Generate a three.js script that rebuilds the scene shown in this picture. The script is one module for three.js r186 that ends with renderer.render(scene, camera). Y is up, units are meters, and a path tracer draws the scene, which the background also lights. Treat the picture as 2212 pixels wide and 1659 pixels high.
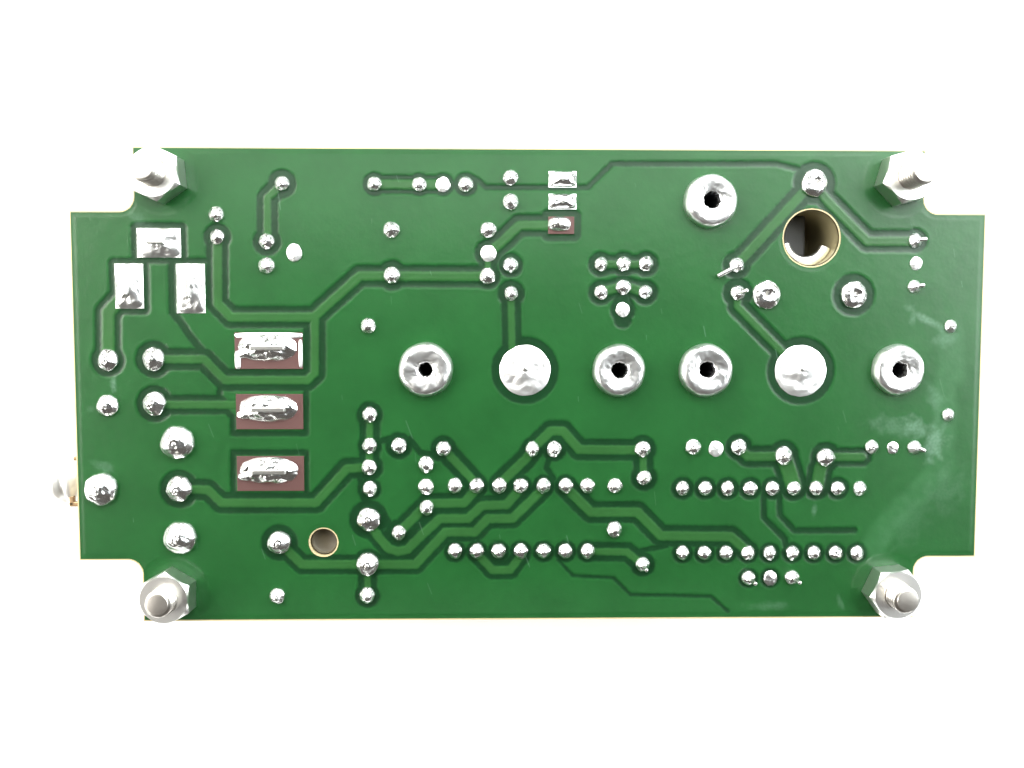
import * as THREE from 'three';
import { RectAreaLightUniformsLib } from 'three/addons/lights/RectAreaLightUniformsLib.js';
import { RoundedBoxGeometry } from 'three/addons/geometries/RoundedBoxGeometry.js';
import { createNoise2D, createNoise3D } from 'simplex-noise';

// ------------------------------------------------------------------ camera, light, exposure
const scene = new THREE.Scene();
const renderer = new THREE.WebGLRenderer({ antialias: true });
renderer.toneMapping = THREE.LinearToneMapping;
renderer.toneMappingExposure = 1.0;
renderer.shadowMap.enabled = true;
scene.background = new THREE.Color().setRGB(0.11, 0.10, 0.09);          // the dim room

const MM = 0.001, VFOV = 52, EYE = 89.97;                                // millimetres above the board
const camera = new THREE.PerspectiveCamera(VFOV, 4 / 3, 0.005, 10);
camera.position.set(0, EYE * MM, 0);
{
  const flat = new THREE.Matrix4().makeRotationX(-Math.PI / 2);
  const m = new THREE.Matrix4().makeRotationY(THREE.MathUtils.degToRad(-0.9486))
    .multiply(new THREE.Matrix4().makeRotationX(THREE.MathUtils.degToRad(-3.058)))
    .multiply(new THREE.Matrix4().makeRotationZ(THREE.MathUtils.degToRad(0.0322)));
  camera.quaternion.setFromRotationMatrix(flat.multiply(m));
}
camera.updateMatrixWorld(true);
scene.add(camera);

RectAreaLightUniformsLib.init();
// soft lamps of the table: azimuth clockwise from the far edge (-z), elevation, distance
function softLamp(azimuth, elevation, distance, w, h, radiance, tint, label) {
  const a = THREE.MathUtils.degToRad(azimuth), e = THREE.MathUtils.degToRad(elevation);
  const at = new THREE.Vector3(Math.sin(a) * Math.cos(e), Math.sin(e), -Math.cos(a) * Math.cos(e)).multiplyScalar(distance);
  const lamp = new THREE.Group(); lamp.name = numbered('softbox_lamp'); scene.add(lamp);
  lamp.position.copy(at); lamp.lookAt(0, 0, 0);                          // +z looks at the board
  lamp.userData = { label, category: 'lamp' };
  const shell = new THREE.Mesh(new RoundedBoxGeometry(w + 0.02, h + 0.02, 0.03, 2, 0.006), new THREE.MeshStandardMaterial({ color: 0x1c1c1c, roughness: 0.7 }));
  shell.name = 'housing'; shell.position.z = -0.02; lamp.add(shell);
  const front = new THREE.Mesh(new RoundedBoxGeometry(w, h, 0.004, 1, 0.001), new THREE.MeshStandardMaterial({ color: 0xffffff, emissive: new THREE.Color().setRGB(...tint), emissiveIntensity: 0.8, roughness: 0.9 }));
  front.name = 'diffuser'; front.position.z = -0.003; lamp.add(front);
  const light = new THREE.RectAreaLight(new THREE.Color().setRGB(...tint), radiance, w, h);
  light.position.copy(at).addScaledVector(at, -0.004 / distance); light.lookAt(0, 0, 0); light.name = 'softbox_light';
  scene.add(light);
}
const taken = new Map();
function numbered(name) { const n = taken.get(name) ?? 0; taken.set(name, n + 1); return n ? `${name}_${String(n).padStart(3, '0')}` : name; }

softLamp(-65, 34, 0.42, 0.80, 0.28, 7.6, [1, 0.97, 0.90], 'wide warm white softbox lamp above the jack end of the board');
softLamp(50, 38, 0.42, 0.76, 0.32, 7.2, [0.93, 0.99, 1], 'wide cool white softbox lamp above the end with the large drilled hole');
softLamp(0, 88, 0.75, 0.60, 0.50, 3.2, [0.97, 1, 0.99], 'white softbox lamp hung flat over the board');

// ------------------------------------------------------------------ helpers
let seed = 7;
const rnd = () => { seed = (seed * 1664525 + 1013904223) % 4294967296; return seed / 4294967296; };
const n2 = createNoise2D(rnd), n3 = createNoise3D(rnd);
const W0 = 2212, H0 = 1659, FOCAL = (H0 / 2) / Math.tan(THREE.MathUtils.degToRad(VFOV / 2));
// a point of the board seen at (px, py) of a 2212 x 1659 view -> millimetres on the board
const P = (px, py) => {
  const d = new THREE.Vector3((px - W0 / 2) / FOCAL, -(py - H0 / 2) / FOCAL, -1).applyQuaternion(camera.quaternion);
  const t = -EYE / d.y;
  return [d.x * t, d.z * t];
};
const S = 0.0529;                                                         // millimetres per unit of that view
const smooth = (a, b, x) => { const t = Math.min(1, Math.max(0, (x - a) / (b - a))); return t * t * (3 - 2 * t); };

const board = new THREE.Group();
board.name = 'circuit_board';
board.userData = { label: 'green printed circuit board lying solder side up with notched corners and silver solder joints', category: 'circuit board' };
scene.add(board);
function part(name, geometry, material, parent = board) {
  const m = new THREE.Mesh(geometry, material);
  m.name = parent === board ? numbered(name) : name; m.castShadow = m.receiveShadow = true;
  parent.add(m);
  return m;
}
const toMetres = (g) => { g.scale(MM, MM, MM); return g; };

// ------------------------------------------------------------------ setting
const LIFT = 17;                                                          // board top above the sheet, mm
{
  const sheet = new THREE.Mesh(new RoundedBoxGeometry(1.2, 0.02, 1.0, 2, 0.004), new THREE.MeshStandardMaterial({ color: new THREE.Color().setRGB(0.86, 0.86, 0.86), roughness: 0.95 }));
  sheet.name = 'tabletop'; sheet.position.y = -LIFT * MM - 0.01; sheet.receiveShadow = true;
  sheet.userData = { kind: 'structure', label: 'plain white tabletop under the circuit board', category: 'tabletop' };
  scene.add(sheet);
}

// ------------------------------------------------------------------ board outline (mm, x to the right, z towards the viewer)
const X0 = -48.2, X1 = 55.7, Z0 = -21.85, Z1 = 32.25, NOTCH = 7.15, FIL = 1.6;
const CX = (X0 + X1) / 2, CZ = (Z0 + Z1) / 2, HX = (X1 - X0) / 2, HZ = (Z1 - Z0) / 2;
const bigHole = [...P(1753, 514), 3.25], smallHole = [...P(699, 1171), 1.62];
function sdOutline(x, z) {                                                // negative inside
  const ax = Math.abs(x - CX), az = Math.abs(z - CZ);
  const dx = ax - HX, dz = az - HZ;
  const rect = Math.hypot(Math.max(dx, 0), Math.max(dz, 0)) + Math.min(0, Math.max(dx, dz));
  const qx = Math.abs(ax - HX) - (NOTCH - FIL), qz = Math.abs(az - HZ) - (NOTCH - FIL);
  const notch = Math.hypot(Math.max(qx, 0), Math.max(qz, 0)) + Math.min(0, Math.max(qx, qz)) - FIL;
  return Math.max(rect, -notch);
}
const collars = [[1533, 436, 58, 19], [920, 798, 59, 16], [1336, 800, 57.5, 18.5], [1523, 800, 58.5, 18.5], [1936, 799, 56.5, 18]];
const bores = collars.map(([x, y, , h]) => [...P(x, y), h * S * 1.3]);
const nutSpots = [[-37.75, -18.45], [45.65, -18.4], [-37.6, 28.9], [45.4, 28.75]];

// laminate: the bare fibreglass core with its routed edge and drilled holes
{
  const a = X0, b = X1, c = Z0, d = Z1, n = NOTCH, f = FIL;
  const s = new THREE.Shape();                                            // shape y = -z
  s.moveTo(a + n, -c); s.lineTo(b - n, -c);
  s.lineTo(b - n, -(c + n - f)); s.absarc(b - n + f, -(c + n - f), f, Math.PI, Math.PI * 1.5, false);
  s.lineTo(b, -(c + n)); s.lineTo(b, -(d - n));
  s.lineTo(b - n + f, -(d - n)); s.absarc(b - n + f, -(d - n + f), f, Math.PI / 2, Math.PI, false);
  s.lineTo(b - n, -d); s.lineTo(a + n, -d);
  s.lineTo(a + n, -(d - n + f)); s.absarc(a + n - f, -(d - n + f), f, 0, Math.PI / 2, false);
  s.lineTo(a, -(d - n)); s.lineTo(a, -(c + n));
  s.lineTo(a + n - f, -(c + n)); s.absarc(a + n - f, -(c + n - f), f, -Math.PI / 2, 0, false);
  s.closePath();
  for (const [x, z, r] of [bigHole, smallHole, ...bores]) { const h = new THREE.Path(); h.absarc(x, -z, r, 0, Math.PI * 2, true); s.holes.push(h); }
  const g = new THREE.ExtrudeGeometry(s, { depth: 1.5, bevelEnabled: true, bevelThickness: 0.05, bevelSize: 0.05, bevelOffset: -0.05, bevelSegments: 2, curveSegments: 40 });
  g.rotateX(-Math.PI / 2); g.translate(0, -1.55, 0);
  const lam = new THREE.MeshStandardMaterial({ color: new THREE.Color().setRGB(0.42, 0.34, 0.19), roughness: 0.65 });
  part('laminate', toMetres(g), lam);
}

// ------------------------------------------------------------------ artwork, in view units
// [points, trace width, clearance]
const traces = [
  [[[470, 512], [470, 655], [499, 685], [678, 685], [778, 596], [1053, 597]], 20, 14],
  [[[680, 690], [680, 806], [664, 821], [486, 821], [441, 776], [333, 776]], 18, 15],
  [[[262, 645], [234, 675], [234, 778]], 28, 14],
  [[[335, 872], [372, 874], [472, 874]], 17, 13],
  [[[472, 874], [514, 874]], 18, 0],
  [[[388, 1056], [450, 1058], [479, 1086], [683, 1086], [750, 1012], [798, 1010]], 19, 14],
  [[[799, 896], [799, 963], [798, 1009]], 15, 15],
  [[[862, 1151], [924, 1088], [1003, 1086], [1030, 1055]], 20, 13],
  [[[799, 1132], [820, 1162], [840, 1185], [860, 1191], [880, 1187], [915, 1152], [951, 1120], [1011, 1120], [1041, 1092], [1094, 1090], [1125, 1055]], 20, 12],
  [[[604, 1172], [653, 1219], [898, 1219], [963, 1149], [1026, 1149], [1054, 1120], [1107, 1120], [1174, 1055]], 20, 12],
  [[[795, 1218], [794, 1286]], 14, 14],
  [[[1222, 1052], [1276, 1106], [1377, 1106], [1427, 1157], [1578, 1159], [1615, 1192]], 21, 14],
  [[[958, 969], [1028, 1044]], 18, 15],
  [[[1079, 1046], [1137, 990], [1150, 970], [1190, 931], [1216, 931], [1251, 971], [1388, 972]], 20, 14],
  [[[1389, 970], [1390, 1032]], 15, 15],
  [[[1030, 1195], [1064, 1231], [1102, 1231], [1125, 1200]], 18, 12],
  [[[1269, 1191], [1354, 1192], [1388, 1219]], 16, 14],
  [[[1595, 968], [1615, 986], [1692, 986]], 20, 14],
  [[[1692, 984], [1705, 1020], [1714, 1052]], 34, 14],
  [[[1783, 988], [1771, 1015], [1765, 1052]], 28, 14],
  [[[1783, 987], [1862, 987]], 18, 12],
  [[[1184, 487], [1122, 487], [1085, 522], [1055, 547]], 20, 14],
  [[[1055, 547], [1053, 597]], 13, 14],
  [[[1104, 634], [1106, 755]], 15, 14],
  [[[1593, 633], [1593, 662], [1696, 767]], 16, 15],
  [[[1591, 573], [1735, 416], [1758, 396]], 20, 14],
  [[[1758, 396], [1788, 435], [1873, 521], [1976, 521]], 20, 14],
  [[[610, 397], [578, 428], [578, 522]], 16, 15],
  [[[809, 398], [957, 399]], 20, 10],
  [[[1298, 571], [1395, 571]], 16, 13],
  [[[1298, 632], [1346, 617], [1394, 632]], 20, 12],
];
// clearances drawn by themselves: [points, width]
const grooves = [
  [[[371, 566], [373, 675], [392, 697], [408, 722], [432, 752], [446, 766]], 17],
  [[[371, 563], [460, 563]], 13],
  [[[472, 866], [476, 838]], 14], [[[472, 888], [490, 889], [503, 901], [504, 936], [662, 936], [662, 838]], 13],
  [[[504, 1066], [504, 977], [662, 977], [662, 1064]], 13],
  [[[778, 1025], [780, 1062], [792, 1090]], 14], [[[812, 1092], [830, 1112], [846, 1138]], 14],
  [[[885, 948], [908, 978], [932, 981], [945, 990]], 14], [[[815, 955], [842, 948]], 14],
  [[[1186, 992], [1180, 1010], [1196, 1034]], 13],
  [[[1649, 1070], [1650, 1119], [1695, 1163], [1698, 1185]], 14], [[[1683, 1070], [1684, 1112], [1716, 1146], [1845, 1145]], 14],
  [[[1010, 378], [1030, 388], [1050, 405], [1270, 405], [1322, 354], [1676, 354], [1726, 366]], 12],
  [[[1345, 690], [1345, 640]], 40],
  [[[1382, 1190], [1440, 1178]], 12],
  [[[1205, 1208], [1237, 1243], [1325, 1248], [1362, 1284], [1535, 1288], [1572, 1320]], 8],
];
// clear rings round pads: [x, y, outer radius]
const rings = [
  [470, 512, 31], [577, 522, 32], [610, 397, 32], [809, 398, 27], [906, 399, 26], [957, 399, 26], [1006, 399, 27],
  [333, 776, 40], [335, 872, 40], [234, 778, 36], [388, 1056, 42], [604, 1172, 40], [797, 1122, 43], [795, 1218, 34], [794, 1286, 29],
  [847, 595, 33], [1055, 547, 31], [1053, 597, 30], [1103, 573, 28], [1104, 634, 31], [799, 896, 30], [799, 963, 28], [798, 1009, 32], [800, 1056, 26],
  [862, 963, 31], [958, 969, 30], [862, 1151, 31], [922, 1097, 27], [1150, 970, 27], [1197, 970, 29], [1388, 970, 32], [1391, 1032, 31],
  [1591, 573, 32], [1593, 633, 33], [1758, 396, 46], [1843, 637, 46], [1595, 966, 31], [1692, 984, 34], [1783, 988, 34],
  [1134, 800, 73], [1729, 801, 74], [1388, 1219, 29], [1976, 520, 28],
  ...[1298, 1347, 1395].map((x) => [x, 571, 29]), [1298, 632, 29], [1394, 632, 29], [1346, 621, 26], [1345, 669, 29],
  ...[1030, 1079, 1125, 1174, 1222].map((x) => [x, 1049, 26]), ...[983, 1030, 1077, 1125, 1174, 1221, 1269].map((x) => [x, 1191, 26]),
  ...[1474, 1523, 1571, 1620, 1668, 1714, 1762, 1809].map((x) => [x, 1055, 27]), ...[1474, 1521, 1568, 1615, 1662, 1711, 1757, 1804, 1850].map((x) => [x, 1194, 25]),
  [1616, 1248, 24], [1663, 1248, 24],
];
const nutRings = nutSpots.map(([x, z]) => [x, z, 4.15]);
// rectangular pads: [x0, y0, x1, y1, clearance, covered] covered = solder over the whole pad
const rectPads = [
  [296, 493, 392, 557, 13, 'lug'], [248, 570, 312, 667, 13, 'lug'], [381, 570, 445, 677, 0, 'lug'],
  [507, 718, 655, 797, 0, 'slot'], [510, 851, 656, 927, 0, 'slot'], [512, 985, 658, 1060, 0, 'slot'],
  [1185, 370, 1245, 406, 0, 'small'], [1185, 419, 1245, 453, 0, 'small'], [1184, 468, 1240, 506, 15, 'small'],
];

// ------------------------------------------------------------------ relief of the coated copper: signed distances on a fine grid
const TX = 2048, TZ = 1064, PW = (X1 - X0) / TX, PH = (Z1 - Z0) / TZ;
const dTrace = new Float32Array(TX * TZ).fill(9), idTrace = new Int16Array(TX * TZ).fill(-1), dBand = new Float32Array(TX * TZ).fill(9), dPad = new Float32Array(TX * TZ).fill(9);
function each(xa, za, xb, zb, fn) {
  const i0 = Math.max(0, Math.floor((xa - X0) / PW)), i1 = Math.min(TX - 1, Math.ceil((xb - X0) / PW));
  const j0 = Math.max(0, Math.floor((za - Z0) / PH)), j1 = Math.min(TZ - 1, Math.ceil((zb - Z0) / PH));
  for (let j = j0; j <= j1; j++) for (let i = i0; i <= i1; i++) fn(j * TX + i, X0 + (i + 0.5) * PW, Z0 + (j + 0.5) * PH);
}
function stroke(pts, fn, reach) {
  const q = pts.map(([x, y]) => P(x, y));
  for (let k = 0; k + 1 < q.length; k++) {
    const [ax, az] = q[k], [bx, bz] = q[k + 1], ex = bx - ax, ez = bz - az, L = ex * ex + ez * ez;
    each(Math.min(ax, bx) - reach, Math.min(az, bz) - reach, Math.max(ax, bx) + reach, Math.max(az, bz) + reach, (o, x, z) => {
      const t = Math.min(1, Math.max(0, ((x - ax) * ex + (z - az) * ez) / L));
      fn(o, Math.hypot(x - ax - t * ex, z - az - t * ez));
    });
  }
}
traces.forEach(([pts, w, gap], id) => {
  const hw = w * S / 2, hb = hw + gap * S;
  stroke(pts, (o, d) => {
    if (d - hw < dTrace[o]) { dTrace[o] = d - hw; idTrace[o] = id; }
    if (d - hb < dBand[o]) dBand[o] = d - hb;
  }, hb + 1);
});
for (const [pts, w] of grooves) stroke(pts, (o, d) => { const v = d - w * S / 2; if (v < dBand[o]) dBand[o] = v; }, w * S / 2 + 1);
const ringsMm = rings.map(([x, y, r]) => [...P(x, y), (r - (r < 33 ? 1.5 : 0)) * S]);
for (const [cx, cz, r] of ringsMm) each(cx - r - 1, cz - r - 1, cx + r + 1, cz + r + 1, (o, x, z) => { const v = Math.hypot(x - cx, z - cz) - r; if (v < dBand[o]) dBand[o] = v; });
for (const [a, b, c, d, gap] of rectPads) {
  const [xa, za] = P(a, b), [xb, zb] = P(c, d), mx = (xa + xb) / 2, mz = (za + zb) / 2, hx = (xb - xa) / 2, hz = (zb - za) / 2;
  each(xa - 2, za - 2, xb + 2, zb + 2, (o, x, z) => {
    const qx = Math.abs(x - mx) - hx, qz = Math.abs(z - mz) - hz, v = Math.hypot(Math.max(qx, 0), Math.max(qz, 0)) + Math.min(0, Math.max(qx, qz));
    if (gap && v - gap * S < dBand[o]) dBand[o] = v - gap * S;
    if (v < dPad[o]) dPad[o] = v;
  });
}
const dEdge = new Float32Array(TX * TZ).fill(9);
each(X0, Z0, X1, Z1, (o, x, z) => { dEdge[o] = -sdOutline(x, z) - 0.62; });
for (const [cx, cz, r] of nutRings) each(cx - r - 1, cz - r - 1, cx + r + 1, cz + r + 1, (o, x, z) => { const v = Math.hypot(x - cx, z - cz) - r; if (v < dEdge[o]) dEdge[o] = v; });
for (const [cx, cz, r] of [bigHole, smallHole]) each(cx - r - 2, cz - r - 2, cx + r + 2, cz + r + 2, (o, x, z) => { const v = Math.hypot(x - cx, z - cz) - r - 0.45; if (v < dEdge[o]) dEdge[o] = v; });

const GROOVE = 0.03, COPPER = 0.078, SHOULDER = 0.24;                      // heights over the laminate, mm
const relief = new Float32Array(TX * TZ), copperShare = new Float32Array(TX * TZ);
for (let j = 0; j < TZ; j++) for (let i = 0; i < TX; i++) {
  const o = j * TX + i, x = X0 + (i + 0.5) * PW, z = Z0 + (j + 0.5) * PH;
  const wob = 0.035 * n2(x * 1.1, z * 1.1) + 0.02 * n2(x * 3.1 + 9, z * 3.1);
  const sd = Math.min(-dBand[o], Math.min(dTrace[o], dPad[o])) + wob;
  const c = Math.min(smooth(SHOULDER, -SHOULDER, sd), smooth(-SHOULDER, SHOULDER, dEdge[o]) * 0.55 + 0.45);
  copperShare[o] = smooth(0.12, -0.12, sd);
  const lip = 0.004 * Math.exp(-(((sd + 0.26) / 0.14) ** 2));
  relief[o] = GROOVE + (COPPER - GROOVE) * c + lip + 0.004 * n2(x * 0.45, z * 0.45) + 0.0022 * n2(x * 1.7 + 40, z * 1.7);
}

// colour of the lacquer: over copper, over bare laminate, on the narrow traces; dried flux, a paler green band and fine scratches lie on it
const flux = [];                                                          // [x, z, rx, rz, turn, strength] mm
const smear = (px, py, rx, ry, turn, k) => flux.push([...P(px, py), rx * S, ry * S, turn, k]);
smear(2000, 690, 50, 9, 0.55, 0.5); smear(1972, 682, 8, 20, 0.2, 0.35); smear(1975, 925, 34, 24, 0.5, 0.6); smear(2018, 955, 26, 46, 0.2, 0.65); smear(1930, 920, 60, 22, 0.1, 0.3);
smear(2040, 735, 30, 16, 0, 0.3); smear(247, 828, 7, 18, 0.15, 0.6); smear(222, 1008, 26, 12, 0.2, 0.3); smear(196, 884, 12, 9, 0, 0.25); smear(300, 470, 18, 30, -0.5, 0.28);
smear(2020, 860, 20, 36, -0.4, 0.3); smear(1758, 1105, 6, 14, 0.1, 0.35); smear(1815, 1300, 6, 16, -0.3, 0.3);
smear(1660, 1308, 50, 10, 0, 0.22); smear(2040, 1060, 40, 60, 0.6, 0.16); smear(1960, 1130, 70, 40, -0.8, 0.12);  // paler patches along the lower right band
const paleBand = [[2052, 720], [2056, 800], [2040, 840], [2038, 1005], [1920, 1132], [1890, 1175]].map(([x, y]) => [x, y]);  // course of a paler green band down the right side
const scratches = [];
for (let k = 0; k < 46; k++) {
  const x = X0 + 2 + rnd() * (X1 - X0 - 4), z = Z0 + 2 + rnd() * (Z1 - Z0 - 4), a = 0.9 + 0.7 * rnd(), l = 0.5 + 2.2 * rnd() ** 2;
  scratches.push([x, z, x + Math.cos(a) * l * 0.5, z + Math.sin(a) * l, 0.025 + 0.03 * rnd(), 0.15 + 0.3 * rnd()]);
}
const OVER_COPPER = [0.0080, 0.0555, 0.0125], OVER_TRACE = [0.0150, 0.064, 0.0155], OVER_LAMINATE = [0.0030, 0.023, 0.0066], FLUX = [0.15, 0.24, 0.185], PALE_BAND = [0.030, 0.104, 0.040];
const srgb = (v) => Math.round(255 * (v <= 0.0031308 ? 12.92 * v : 1.055 * v ** (1 / 2.4) - 0.055));
const pixels = new Uint8Array(TX * TZ * 4), residue = new Float32Array(TX * TZ);
for (const [cx, cz, rx, rz, turn, k] of flux) {
  const R = Math.max(rx, rz) * 1.5, c = Math.cos(turn), s = Math.sin(turn);
  each(cx - R, cz - R, cx + R, cz + R, (o, x, z) => {
    const u = ((x - cx) * c + (z - cz) * s) / rx, v = (-(x - cx) * s + (z - cz) * c) / rz;
    const ragged = 0.4 * n2(x * 0.6 + 5, z * 0.6) + 0.12 * n2(x * 1.6, z * 1.6 + 7);
    residue[o] = Math.max(residue[o], k * 0.62 * smooth(1.35, 0.1, Math.hypot(u, v) + ragged) * (0.8 + 0.2 * n2(x * 2, z * 2 + 3)));
  });
}
const paleBandOn = new Float32Array(TX * TZ);
stroke(paleBand, (o, d) => {
  const i = o % TX, j = (o - i) / TX, v = 0.4 * smooth(2.0, 0.8, d + 0.25 * n2(i * 0.012, j * 0.012)) * (0.8 + 0.2 * n2(i * 0.03, j * 0.03));
  if (v > paleBandOn[o]) paleBandOn[o] = v;
}, 2.3);
for (const [ax, az, bx, bz, w, k] of scratches) {
  const ex = bx - ax, ez = bz - az, L = ex * ex + ez * ez;
  each(Math.min(ax, bx) - 0.2, az - 0.2, Math.max(ax, bx) + 0.2, bz + 0.2, (o, x, z) => {
    const t = Math.min(1, Math.max(0, ((x - ax) * ex + (z - az) * ez) / L)), d = Math.hypot(x - ax - t * ex, z - az - t * ez);
    residue[o] = Math.max(residue[o], k * 0.5 * smooth(w * 1.5, w * 0.4, d));
  });
}
for (let j = 0; j < TZ; j++) for (let i = 0; i < TX; i++) {
  const o = j * TX + i, x = X0 + (i + 0.5) * PW, z = Z0 + (j + 0.5) * PH;
  const mott = 1 + 0.08 * n2(x * 0.11, z * 0.11) + 0.035 * n2(x * 0.6 + 3, z * 0.6) + 0.05 * (rnd() - 0.5) + 0.03 * n2(x * 6, z * 6);
  const onTrace = smooth(0.1, -0.1, dTrace[o]), c = copperShare[o], f = Math.min(0.85, residue[o]);
  for (let k = 0; k < 3; k++) {
    const cu = OVER_COPPER[k] + (OVER_TRACE[k] - OVER_COPPER[k]) * onTrace;
    const bare = (OVER_LAMINATE[k] + (cu - OVER_LAMINATE[k]) * c) * mott, green = bare + (PALE_BAND[k] - bare) * paleBandOn[o];
    pixels[o * 4 + k] = srgb(green + (FLUX[k] - green) * f);
  }
  pixels[o * 4 + 3] = 255;
}
const maskMap = new THREE.DataTexture(pixels, TX, TZ, THREE.RGBAFormat);
maskMap.colorSpace = THREE.SRGBColorSpace; maskMap.magFilter = maskMap.minFilter = THREE.LinearFilter; maskMap.needsUpdate = true;
const lacquer = new THREE.MeshPhysicalMaterial({ map: maskMap, roughness: 0.3, metalness: 0, ior: 1.5, specularIntensity: 0.65 });

// meshes: the copper pour, each trace, and the lacquered channels between them
{
  const MX = 1024, MZ = 532, vx = MX + 1, at = (i, j) => relief[Math.min(TZ - 1, Math.max(0, j)) * TX + Math.min(TX - 1, Math.max(0, i))];
  const pos = new Float32Array(vx * (MZ + 1) * 3), nor = new Float32Array(vx * (MZ + 1) * 3), uv = new Float32Array(vx * (MZ + 1) * 2);
  const RIM = 0.2, holes = [bigHole, smallHole, ...bores];
  const sdAll = (x, z) => { let s = sdOutline(x, z) + RIM; for (const [hx, hz, r] of holes) s = Math.max(s, r + 0.1 - Math.hypot(x - hx, z - hz)); return s; };
  const hAt = (i, j) => (at(2 * i - 1, 2 * j - 1) + at(2 * i, 2 * j - 1) + at(2 * i - 1, 2 * j) + at(2 * i, 2 * j)) / 4;
  for (let j = 0; j <= MZ; j++) for (let i = 0; i <= MX; i++) {
    let x = X0 + i * 2 * PW, z = Z0 + j * 2 * PH; const o = j * vx + i;
    const s = sdAll(x, z);
    if (s > -0.06 && s < 0.2) {                                           // pull the rim onto the true outline
      const e = 0.01, gx = (sdAll(x + e, z) - sdAll(x - e, z)) / (2 * e), gz = (sdAll(x, z + e) - sdAll(x, z - e)) / (2 * e), gl = Math.hypot(gx, gz) || 1;
      if (s > 0) { x -= s * gx / gl; z -= s * gz / gl; }
    }
    pos.set([x * MM, hAt(i, j) * MM, z * MM], o * 3);
    const gx = (hAt(i + 1, j) - hAt(i - 1, j)) / (4 * PW), gz = (hAt(i, j + 1) - hAt(i, j - 1)) / (4 * PH), l = Math.hypot(gx, 1, gz);
    nor.set([-gx / l, 1 / l, -gz / l], o * 3);
    uv.set([(x - X0) / (X1 - X0), (z - Z0) / (Z1 - Z0)], o * 2);
  }
  const sets = new Map();
  for (let j = 0; j < MZ; j++) for (let i = 0; i < MX; i++) {
    const x = X0 + (2 * i + 1) * PW, z = Z0 + (2 * j + 1) * PH;
    if (sdAll(x, z) > 0.02) continue;
    const o = Math.min(TZ - 1, 2 * j + 1) * TX + Math.min(TX - 1, 2 * i + 1);
    const key = dTrace[o] < 0.16 ? idTrace[o] : -dBand[o] < 0.16 || dPad[o] < 0.16 ? 'pour' : 'channel';
    if (!sets.has(key)) sets.set(key, []);
    const a = j * vx + i; sets.get(key).push(a, a + vx, a + 1, a + 1, a + vx, a + vx + 1);
  }
  for (const [key, list] of [...sets].sort((p, q) => String(p[0]).localeCompare(String(q[0]), 'en', { numeric: true }))) {
    const map = new Map(), idx = new Uint32Array(list.length);
    list.forEach((v, k) => { let m = map.get(v); if (m === undefined) map.set(v, m = map.size); idx[k] = m; });
    const p = new Float32Array(map.size * 3), n = new Float32Array(map.size * 3), t = new Float32Array(map.size * 2);
    for (const [v, m] of map) { p.set(pos.subarray(v * 3, v * 3 + 3), m * 3); n.set(nor.subarray(v * 3, v * 3 + 3), m * 3); t.set(uv.subarray(v * 2, v * 2 + 2), m * 2); }
    const g = new THREE.BufferGeometry();
    g.setAttribute('position', new THREE.BufferAttribute(p, 3)); g.setAttribute('normal', new THREE.BufferAttribute(n, 3)); g.setAttribute('uv', new THREE.BufferAttribute(t, 2)); g.setIndex(new THREE.BufferAttribute(idx, 1));
    const m = part(key === 'pour' ? 'copper_pour' : key === 'channel' ? 'clearance_channel' : 'copper_trace', g, lacquer);
    if (key === 'channel') m.userData.label = 'dark green sunken channels between the copper areas';
  }
}

// ------------------------------------------------------------------ solder, metal
const solderMat = new THREE.MeshPhysicalMaterial({ color: new THREE.Color().setRGB(0.88, 0.88, 0.88), metalness: 1, roughness: 0.22 });
const dullSolder = new THREE.MeshPhysicalMaterial({ color: new THREE.Color().setRGB(0.88, 0.88, 0.88), metalness: 1, roughness: 0.32 });
const satin = new THREE.MeshPhysicalMaterial({ color: new THREE.Color().setRGB(0.90, 0.90, 0.90), metalness: 1, roughness: 0.46 });
const steel = new THREE.MeshPhysicalMaterial({ color: new THREE.Color().setRGB(0.82, 0.81, 0.79), metalness: 1, roughness: 0.33 });
const screwMat = new THREE.MeshPhysicalMaterial({ color: new THREE.Color().setRGB(0.74, 0.70, 0.65), metalness: 1, roughness: 0.3 });
const leadMat = new THREE.MeshPhysicalMaterial({ color: new THREE.Color().setRGB(0.70, 0.69, 0.67), metalness: 1, roughness: 0.3 });
const copperMat = new THREE.MeshPhysicalMaterial({ color: new THREE.Color().setRGB(0.072, 0.030, 0.027), metalness: 0.2, roughness: 0.55 });
const black = new THREE.MeshStandardMaterial({ color: new THREE.Color().setRGB(0.012, 0.012, 0.012), roughness: 0.6 });

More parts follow.
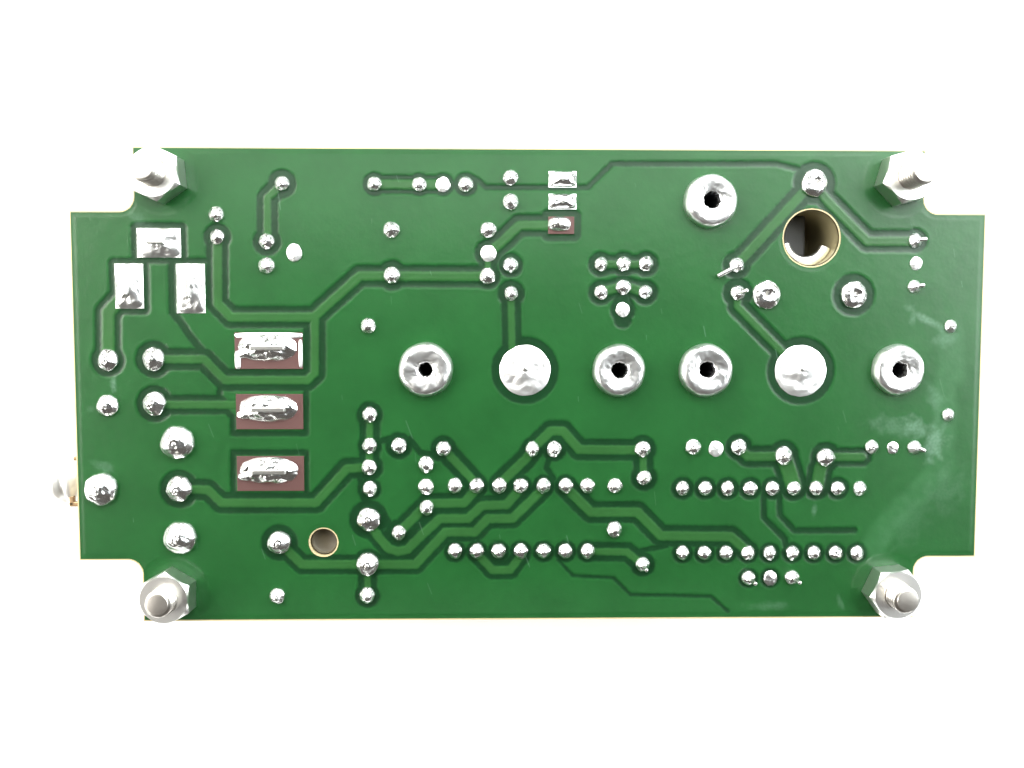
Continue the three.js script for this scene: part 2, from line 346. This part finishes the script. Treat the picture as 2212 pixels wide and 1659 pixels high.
// a surface of revolution with its own lumps: prof(t) -> [radius, height] for t 0..1 from rim to centre; warp(x, y, z, angle, t) moves points
function revolve(prof, rows, cols, warp) {
  const p = [], idx = [];
  for (let r = 0; r <= rows; r++) for (let c = 0; c < cols; c++) {
    const [rad, y] = prof(r / rows), a = c / cols * Math.PI * 2;
    const v = [Math.cos(a) * rad, y, Math.sin(a) * rad];
    p.push(...(warp ? warp(v[0], v[1], v[2], a, r / rows) : v));
  }
  for (let r = 0; r < rows; r++) for (let c = 0; c < cols; c++) {
    const a = r * cols + c, b = r * cols + (c + 1) % cols; idx.push(a, a + cols, b, b, a + cols, b + cols);
  }
  const g = new THREE.BufferGeometry();
  g.setAttribute('position', new THREE.Float32BufferAttribute(p, 3)); g.setIndex(idx); g.computeVertexNormals();
  return g;
}
function bar(a, b, r0, r1 = r0, seg = 12) {                                // a rounded wire from a to b, mm
  const A = new THREE.Vector3(...a), B = new THREE.Vector3(...b), L = A.distanceTo(B);
  const pts = [[0, 0], [r0, 0], [r0, L * 0.5], [r1, L - r1 * 0.4], [r1 * 0.75, L - r1 * 0.1], [0, L]].map(([x, y]) => new THREE.Vector2(x, y));
  const g = new THREE.LatheGeometry(pts, seg);
  g.applyQuaternion(new THREE.Quaternion().setFromUnitVectors(new THREE.Vector3(0, 1, 0), B.clone().sub(A).normalize()));
  g.translate(A.x, A.y, A.z);
  return g;
}
// a soldered lead: r in view units; o.pin = height of the lead over the solder (mm), o.flat = domed blob without a lead, o.h = height over radius
function joint(px, py, r, o = {}) {
  const [x, z] = P(px, py), R = r * S, q = rnd() * 100, asp = (rnd() - 0.5) * 0.08, H = R * (o.h ?? 0.78 + 0.16 * rnd()), pr = Math.min(0.34, R * 0.34), lean = [0.10 * (rnd() - 0.3) * R, 0.12 * (rnd() - 0.6) * R];
  const prof = o.flat
    ? (t) => [R * Math.cos(t * Math.PI / 2), 0.03 + H * 0.5 * Math.sin(t * Math.PI / 2) ** 0.8]
    : (t) => {
      if (t < 0.1) return [R * (1 - 0.03 * t / 0.1), 0.02 + 0.16 * R * (t / 0.1)];
      const u = (t - 0.1) / 0.9, s = 0.97 - u * 0.97, k = Math.min(1, (1 - s) / 0.72);
      return [R * s, 0.02 + 0.16 * R + (H - 0.16 * R) * (1 - (1 - k) ** 1.35) - (o.crater ?? 0) * R * Math.exp(-((s / 0.36) ** 2))];
    };
  const g = revolve(prof, 22, 44, (vx, vy, vz, a, t) => {
    const s = 1 + 0.05 * n2(q + Math.cos(a) * 0.9, Math.sin(a) * 0.9) + 0.025 * n2(q + Math.cos(a) * 2.4, 9 + Math.sin(a) * 2.4);
    const k = smooth(0, 1, t), lump = R * 0.04 * n3(q + vx / R * 1.3, vy / R * 1.6, vz / R * 1.6) + R * 0.013 * n3(q + vx / R * 4.4, vy / R * 4, vz / R * 4.4);
    return [vx * s * (0.97 + asp) + lean[0] * k, vy + lump * Math.min(1, t * 4), vz * s * (1.04 - asp) + lean[1] * k];
  });
  g.translate(x, GROOVE, z);
  const m = part(o.flat ? 'solder_blob' : 'solder_joint', toMetres(g), o.flat && !o.dull ? satin : o.dull ? dullSolder : solderMat);
  if (!o.flat) {
    const top = GROOVE + H * 0.9, ph = o.pin ?? 0.12 + 0.18 * rnd(), bx = (rnd() - 0.4) * 0.12, bz = (rnd() - 0.5) * 0.12;
    part('lead', toMetres(bar([x + lean[0], top - 0.3, z + lean[1]], [x + lean[0] + bx, top + ph, z + lean[1] + bz], pr * 0.8, pr * 0.72)), leadMat, m);
  }
  if (o.bent) {                                                           // a lead clipped long and bent over, to (px, py)
    const [ex, ez] = P(...o.bent), hy = o.bentY ?? 0.5;
    part('bent_lead', toMetres(bar([x + 0.1, H * 0.75, z], [ex, hy, ez], 0.27, 0.25)), leadMat, m);
  }
  return m;
}
const small = [
  [610, 397, 16], [468, 463, 17], [470, 512, 16], [577, 522, 17], [577, 574, 18], [809, 398, 16], [906, 399, 16], [1006, 399, 17], [1103, 384, 17], [1103, 437, 18],
  [1055, 497, 18], [1053, 597, 18], [1103, 573, 17], [1104, 634, 16], [796, 704, 17],
  [1298, 571, 15.5], [1347, 570, 16.5], [1395, 570, 16.5], [1298, 632, 15.5], [1346, 621, 17], [1394, 631, 15.5],
  [799, 896, 17], [799, 963, 17], [798, 1009, 17.5], [800, 1056, 17], [862, 963, 18], [958, 969, 17], [921, 1003, 18], [921, 1051, 18], [922, 1097, 17], [862, 1151, 16.5],
  [1150, 970, 16.5], [1197, 970, 17.5], [1388, 970, 18], [1328, 1049, 17], [1327, 1144, 18], [600, 1287, 17.5], [794, 1286, 18],
  [846, 497, 18.5], [847, 595, 18.5], [1595, 966, 18], [1497, 966, 18],
  ...[983, 1030, 1079, 1125, 1174, 1222, 1269].map((x) => [x, 1049, 17]), ...[983, 1030, 1077, 1125, 1174, 1221, 1269].map((x) => [x, 1190, 17]),
  ...[1474, 1523, 1571, 1620, 1668, 1714, 1762, 1809, 1856].map((x) => [x, 1055, 16.2]), ...[1474, 1521, 1568, 1615, 1662, 1711, 1757, 1804, 1850].map((x) => [x, 1194, 16]),
];
for (const a of small) joint(...a);
for (const [x, y, r] of [[636, 546, 18], [957, 399, 16], [1055, 547, 17.5], [1345, 669, 15.5], [1546, 969, 17], [1978, 569, 14]]) joint(x, y, r, { flat: true, h: 0.8 });
for (const [x, y, r] of [[234, 778, 23], [333, 776, 25], [234, 876, 24], [335, 872, 25.5], [385, 956, 37], [220, 1057, 36], [388, 1056, 28], [390, 1161, 36], [604, 1172, 26], [797, 1122, 26], [795, 1218, 25.5]]) joint(x, y, r, { h: 0.74, pin: 0.3 });
for (const [x, y, r] of [[1758, 396, 29], [1655, 637, 31], [1843, 637, 29]]) joint(x, y, r, { h: 0.56, pin: -0.28, crater: 0.34 });
for (const [x, y] of [[1692, 984], [1783, 988]]) joint(x, y, 20, { h: 0.85 });
joint(1591, 573, 16.5, { bent: [1547, 598], bentY: 0.55 }); joint(1593, 633, 16.5, { bent: [1608, 628], bentY: 1.3 });
joint(1976, 520, 15, { bent: [1996, 518], bentY: 0.7, dull: true }); joint(1974, 619, 14.5, { bent: [1991, 617], bentY: 0.7, dull: true });
joint(2052, 705, 14, { dull: true }); joint(2047, 896, 14, { dull: true });
joint(1882, 965, 15, { dull: true }); joint(1928, 967, 13.5, { dull: true, flat: true }); joint(1974, 966, 15, { dull: true, bent: [1993, 973], bentY: 0.6 });
for (const [x, y] of [[1391, 1032], [1388, 1219], [1616, 1248], [1710, 1247]]) joint(x, y, 16.5, { pin: 1.7 });
joint(1663, 1248, 16.5, { dull: true, flat: true });

// hollow solder collars round the socket pins: [x, y, radius, hole radius]
for (const [px, py, r, hr] of collars) {
  const [x, z] = P(px, py), R = r * S, hR = hr * S * 0.9, q = rnd() * 50, dx = (rnd() - 0.5) * 0.1, dz = (rnd() - 0.5) * 0.1 - 0.05;
  const pts = [[R, 0], [R * 0.985, 0.35], [R * 0.95, 0.75], [R * 0.88, 1.08], [R * 0.80, 1.22], [R * 0.70, 1.26], [hR * 1.75, 1.16], [hR * 1.3, 1.08], [hR * 1.07, 0.95], [hR, 0.7], [hR, 0.1]];
  const curve = new THREE.CatmullRomCurve3(pts.map(([a, b]) => new THREE.Vector3(a, b, 0)), false, 'centripetal');
  const g = revolve((t) => { const v = curve.getPoint(t); return [v.x, v.y]; }, 40, 72, (vx, vy, vz, a, t) => {
    const outer = smooth(0.75, 0.2, t), inner = smooth(0.7, 0.9, t);
    const hex = 1 + 0.009 * Math.cos(6 * (a + 0.35)) * outer, rag = 1 + inner * (0.10 * n2(q + Math.cos(a), Math.sin(a)) + 0.07 * n2(q + 3 * Math.cos(a), 3 * Math.sin(a)));
    const lump = 0.06 * n3(q + vx * 0.6, vy * 0.6, vz * 0.6) + 0.022 * n3(q + vx * 1.9, vy * 1.5, vz * 1.9) + 0.006 * n3(q + vx * 5, vy * 4, vz * 5);
    return [vx * hex * rag + dx * (1 - outer), vy + lump * smooth(0, 0.15, t), vz * hex * rag + dz * (1 - outer)];
  });
  g.translate(x, 0.02, z);
  const m = part('solder_collar', toMetres(g), dullSolder);
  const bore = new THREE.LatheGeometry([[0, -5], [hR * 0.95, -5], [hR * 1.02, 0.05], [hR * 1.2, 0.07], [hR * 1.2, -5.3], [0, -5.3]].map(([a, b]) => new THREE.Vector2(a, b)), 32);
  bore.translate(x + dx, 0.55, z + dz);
  part('dark_bore_plug', toMetres(bore), black, m);  // black plug added so the hole looks dark inside
}
// filled pads of the two centre contacts
for (const [px, py, r] of [[1134, 800, 55], [1729, 801, 56]]) {
  const [x, z] = P(px, py), R = r * S, q = rnd() * 50;
  const g = revolve((t) => { const s = 1 - t; return [R * s, 0.03 + 0.16 * (1 - s ** 8) + 0.4 * Math.exp(-((s / 0.4) ** 2)) + 0.12 * (1 - s * s)]; }, 40, 72, (vx, vy, vz, a, t) => {
    const lump = 0.12 * n3(q + vx * 0.5, 0, vz * 0.5) + 0.05 * n3(q + vx * 1.1, 1, vz * 1.1);
    const rag = 1 + 0.012 * n2(q + 2 * Math.cos(a), 2 * Math.sin(a));
    return [vx * rag, vy + lump * smooth(0, 0.25, t), vz * rag];
  });
  g.translate(x, 0.03, z);
  const m = part('solder_pad', toMetres(g), satin);
  part('contact_pin', toMetres(bar([x, 0.3, z - 0.2], [x + 0.1, 0.86, z - 0.25], 0.5, 0.42, 20)), leadMat, m);
}
// rectangular pads
function moundRect(x0, z0, x1, z1, hgt, q, round, lumps) {                 // solder covering a rectangle, rounded corners
  const cx = (x0 + x1) / 2, cz = (z0 + z1) / 2, hx = (x1 - x0) / 2, hz = (z1 - z0) / 2, p = [], idx = [], rows = 26, cols = 72;
  for (let r = 0; r <= rows; r++) for (let c = 0; c < cols; c++) {
    const t = r / rows, s = 1 - t, a = c / cols * Math.PI * 2, n = round;
    const k = (Math.abs(Math.cos(a)) ** n + Math.abs(Math.sin(a)) ** n) ** (-1 / n), soft = 1 + 0.02 * n2(q + 2 * Math.cos(a), 2 * Math.sin(a));
    const vx = Math.cos(a) * k * hx * s * soft, vz = Math.sin(a) * k * hz * s * soft;
    const y = 0.02 + 0.12 * (1 - s ** 9) + hgt * (1 - s ** 1.7) + lumps * smooth(0, 0.25, t) * (n3(q + vx * 0.7, 0, vz * 0.7) + 0.3 * n3(q + vx * 1.9, 3, vz * 1.9) + 0.03 * n3(q + vx * 5, 3, vz * 5));
    p.push(cx + vx, y, cz + vz);
  }
  for (let r = 0; r < rows; r++) for (let c = 0; c < cols; c++) { const a = r * cols + c, b = r * cols + (c + 1) % cols; idx.push(a, a + cols, b, b, a + cols, b + cols); }
  const g = new THREE.BufferGeometry(); g.setAttribute('position', new THREE.Float32BufferAttribute(p, 3)); g.setIndex(idx); g.computeVertexNormals();
  return g;
}
for (const [a, b, c, d, , kind] of rectPads) {
  const [x0, z0] = P(a, b), [x1, z1] = P(c, d), cx = (x0 + x1) / 2, cz = (z0 + z1) / 2, w = x1 - x0, h = z1 - z0, q = rnd() * 60;
  const plate = new RoundedBoxGeometry(w, 0.1, h, 2, 0.04); plate.translate(cx, COPPER + 0.01, cz);
  const pad = part('copper_pad', toMetres(plate), kind === 'lug' || kind === 'small' && b < 460 ? dullSolder : copperMat);
  if (kind === 'lug') {
    const m = part('solder', toMetres(moundRect(x0, z0, x1, z1, 0.6, q, 5, 0.10).translate(0, COPPER + 0.03, 0)), dullSolder, pad);
    const lug = new RoundedBoxGeometry(w > h ? 2.0 : 0.5, 0.9, w > h ? 0.5 : 2.2, 3, 0.18); lug.translate(cx, COPPER + 0.85, cz);
    part('lug', toMetres(lug), leadMat, pad);
  } else if (kind === 'slot') {
    part('solder', toMetres(moundRect(x0 + w * 0.05, z0 + h * 0.03, x1 - w * 0.09, z1 - h * 0.2, 0.95, q, 2.4, 0.17).translate(0, COPPER + 0.03, 0)), solderMat, pad);
    const blob = moundRect(x0 + 0.05, z0 + h * 0.45, x0 + w * 0.3, z1 - h * 0.28, 0.3, q + 5, 2.4, 0.08).translate(0, COPPER + 0.03, 0);
    part('solder', toMetres(blob), solderMat, pad);
    if (b < 800) for (const [u0, v0, u1, v1] of [[0, 0, 1, 0.17], [0, 0.5, 0.09, 1], [0.94, 0.2, 1, 0.96]])       // tinned rim of the first pad
      part('solder', toMetres(moundRect(x0 + w * u0, z0 + h * v0, x0 + w * u1, z0 + h * v1, 0.05, q + u0 + v0, 4, 0.02).translate(0, COPPER + 0.03, 0)), satin, pad);
    const tab = new RoundedBoxGeometry(w * 0.5, 0.9, 0.55, 3, 0.12); tab.translate(cx + 0.1, COPPER + 0.85, cz - h * 0.08);
    part('terminal_tab', toMetres(tab), leadMat, pad);
  } else {
    const third = b > 460, k = third ? 0.06 : 0;
    part('solder', toMetres(moundRect(x0, z0 + (third ? 0 : 0), x1 - w * k * 2, z1 - h * (third ? 0.14 : 0.04), 0.6, q, third ? 2.6 : 5, 0.1).translate(0, COPPER + 0.03, 0)), solderMat, pad);
    part('lead', toMetres(bar([cx, 0.5, cz], [cx, 1.1, cz + 0.05], 0.26, 0.22)), leadMat, pad);
  }
}

// ------------------------------------------------------------------ corner screws with hex nuts
function threaded(r, y0, y1, pitch, cols = 36) {
  const rows = Math.round((y1 - y0) / pitch * 10), p = [], idx = [];
  for (let j = 0; j <= rows; j++) for (let c = 0; c <= cols; c++) {
    const y = y0 + (y1 - y0) * j / rows, a = c / cols * Math.PI * 2, ph = ((y / pitch - a / (Math.PI * 2)) % 1 + 1) % 1;
    const tri = 1 - Math.abs(2 * ph - 1), end = smooth(y1, y1 - 0.45, y), R = (r - 0.27 + 0.27 * Math.min(1, tri * 1.25)) * (0.82 + 0.18 * end);
    p.push(Math.cos(a) * R, y, Math.sin(a) * R);
  }
  for (let j = 0; j < rows; j++) for (let c = 0; c < cols; c++) { const a = j * (cols + 1) + c; idx.push(a, a + cols + 1, a + 1, a + 1, a + cols + 1, a + cols + 2); }
  const top = p.length / 3; p.push(0, y1 + 0.06, 0);
  for (let c = 0; c < cols; c++) idx.push(top - cols - 1 + c, top, top - cols + c);
  const g = new THREE.BufferGeometry(); g.setAttribute('position', new THREE.Float32BufferAttribute(p, 3)); g.setIndex(idx); g.computeVertexNormals();
  return g;
}
function hexNut(ac, h, bore) {                                             // chamfered nut: across-corner radius, height
  const cols = 96, p = [], idx = [];
  const prof = [[bore, 0.0], [ac, 0.0], [ac, 0.12], [ac, h * 0.8], [ac, h * 0.9], [ac * 0.88, h], [bore + 0.3, h], [bore, h - 0.3], [bore, 0]];
  for (const [rad, y] of prof) for (let c = 0; c < cols; c++) {
    const a = c / cols * Math.PI * 2, f = ((a % (Math.PI / 3)) - Math.PI / 6), hex = ac * Math.cos(Math.PI / 6) / Math.cos(f);
    let R = rad, Y = y;
    if (rad === ac) { R = hex; if (y > h * 0.75) { const cut = (hex - ac * 0.866) * 0.55; Y = Math.min(y, h - cut - (h - y) * 0.8); } }
    else if (rad > ac * 0.8) R = Math.min(hex * 0.98, ac * 0.85);
    p.push(Math.cos(a) * R, Y, Math.sin(a) * R);
  }
  for (let r = 0; r + 1 < prof.length; r++) for (let c = 0; c < cols; c++) { const a = r * cols + c, b = r * cols + (c + 1) % cols; idx.push(a, a + cols, b, b, a + cols, b + cols); }
  let g = new THREE.BufferGeometry(); g.setAttribute('position', new THREE.Float32BufferAttribute(p, 3)); g.setIndex(idx);
  g = g.toNonIndexed(); g.computeVertexNormals();
  return g;
}
nutSpots.forEach(([x, z], k) => {
  const nut = hexNut(3.12, 2.5, 1.3); nut.rotateY([0.62, 0.25, 0.5, 0.1][k]); nut.translate(x, 0.1, z);
  part('hex_nut', toMetres(nut), steel);
  const shaft = threaded(1.5, -LIFT + 2.2, [5.0, 5.4, 4.4, 4.6][k], 0.5); shaft.rotateY(k * 1.3);
  const head = new THREE.LatheGeometry([[0, -LIFT], [2.6, -LIFT], [2.8, -LIFT + 0.3], [2.7, -LIFT + 1.6], [2.2, -LIFT + 2.2], [1.2, -LIFT + 2.3]].map(([a, b]) => new THREE.Vector2(a, b)), 32);
  shaft.translate(x, 0, z); head.translate(x, 0, z);
  const s = part('screw', toMetres(shaft), screwMat);
  part('screw_head', toMetres(head), screwMat, s);
});

// ------------------------------------------------------------------ things on the far side seen past the edge and through the holes
{
  const [hx, hz, hr] = bigHole;
  const cup = revolve((t) => { const c = [[hr - 0.03, -0.12], [hr - 0.03, -9.4], [hr - 0.2, -9.6], [0.02, -9.6], [0.02, -9.3], [hr - 0.5, -9.3], [hr - 0.16, -8.8], [hr - 0.16, -0.12]]; const f = t * (c.length - 1), i = Math.min(c.length - 2, Math.floor(f)), u = f - i; return [c[i][0] + (c[i + 1][0] - c[i][0]) * u, c[i][1] + (c[i + 1][1] - c[i][1]) * u]; }, 56, 48);
  cup.translate(hx, 0, hz);
  const trim = part('trimmer', toMetres(cup), new THREE.MeshPhysicalMaterial({ color: new THREE.Color().setRGB(0.30, 0.26, 0.15), metalness: 0.4, roughness: 0.35 }));
  const core = new RoundedBoxGeometry(hr * 1.25, 3.9, hr * 1.6, 3, 0.5); core.translate(hx - hr * 0.38, -5.6, hz - hr * 0.22);
  part('trimmer_core', toMetres(core), new THREE.MeshStandardMaterial({ color: new THREE.Color().setRGB(0.05, 0.05, 0.048), roughness: 0.7 }), trim);
  const clip = new THREE.TorusGeometry(hr - 0.74, 0.64, 16, 48, 2.6); clip.rotateX(Math.PI / 2); clip.rotateY(-0.35); clip.scale(1, 0.8, 1); clip.translate(hx, -1.9, hz);
  part('metal_clip', toMetres(clip), dullSolder, trim);
  const [sx, sz] = smallHole;
  const cap = new RoundedBoxGeometry(7, 5, 7, 3, 0.6); cap.translate(sx, -4.35, sz);
  const bakelite = new THREE.MeshStandardMaterial({ color: new THREE.Color().setRGB(0.062, 0.050, 0.028), roughness: 0.6 });
  const body = part('component_body', toMetres(cap), bakelite);
  const boss = new THREE.LatheGeometry([[0, -1.15], [1.25, -1.15], [1.42, -0.55], [1.52, -0.5], [1.52, -2.6], [0, -2.6]].map(([a, b]) => new THREE.Vector2(a, b)), 40); boss.translate(sx, 0, sz);
  part('boss', toMetres(boss), bakelite, body);
}
{
  // coaxial jack under the edge, its nose past the board
  const [jx, jz] = P(168, 1047);
  const jack = part('jack', toMetres(new RoundedBoxGeometry(9, 6.4, 6.2, 3, 0.4).translate(jx + 4.1, -4.9, jz)), steel);
  const nose = new THREE.LatheGeometry([[0, 0], [2.3, 0], [2.3, 1.3], [3.1, 1.4], [3.15, 2.3], [2.5, 2.4], [2.5, 3.2], [2.9, 3.3], [2.9, 3.9], [2.5, 4.1], [1.5, 4.1], [1.5, 1.5], [0, 1.5]].map(([a, b]) => new THREE.Vector2(a, b)), 40);
  nose.rotateZ(Math.PI / 2); nose.translate(jx - 0.3, -4.6, jz);
  part('nose', toMetres(nose), new THREE.MeshPhysicalMaterial({ color: new THREE.Color().setRGB(0.86, 0.85, 0.82), metalness: 0.7, roughness: 0.42 }), jack);
  const shadeBrown = new THREE.MeshPhysicalMaterial({ color: new THREE.Color().setRGB(0.30, 0.20, 0.11), metalness: 0.8, roughness: 0.4 });
  for (const [dx, dz, w, d] of [[-1.0, 2.7, 2.4, 0.6], [-1.9, 2.3, 0.6, 1.2], [-1.3, -2.7, 0.6, 0.5]])  // brown blocks added in place of the brown shadows on the jack
    part('shade_tab', toMetres(new RoundedBoxGeometry(w, 0.5, d, 2, 0.15).translate(jx + dx, -2.3, jz + dz)), shadeBrown, jack);
}

// ------------------------------------------------------------------ the phone that takes the picture, just above its lens: dark in every mirror-like joint
{
  const phone = new THREE.Group(); phone.name = 'smartphone'; scene.add(phone);
  phone.userData = { label: 'dark smartphone held flat over the circuit board', category: 'phone' };
  const shell = new THREE.Mesh(new RoundedBoxGeometry(0.158, 0.008, 0.076, 4, 0.0035), new THREE.MeshStandardMaterial({ color: 0x14110f, roughness: 0.5 }));
  shell.name = 'shell'; phone.add(shell);
  const ring = new THREE.Mesh(new THREE.TorusGeometry(0.006, 0.0008, 10, 36), new THREE.MeshStandardMaterial({ color: 0x333333, metalness: 1, roughness: 0.4 }));
  ring.name = 'lens_ring'; ring.rotation.x = Math.PI / 2; ring.position.set(0.006, -0.0042, -0.014); phone.add(ring);
  phone.position.set(-0.006, EYE * MM + 0.0075, 0.014);
}

renderer.render(scene, camera);
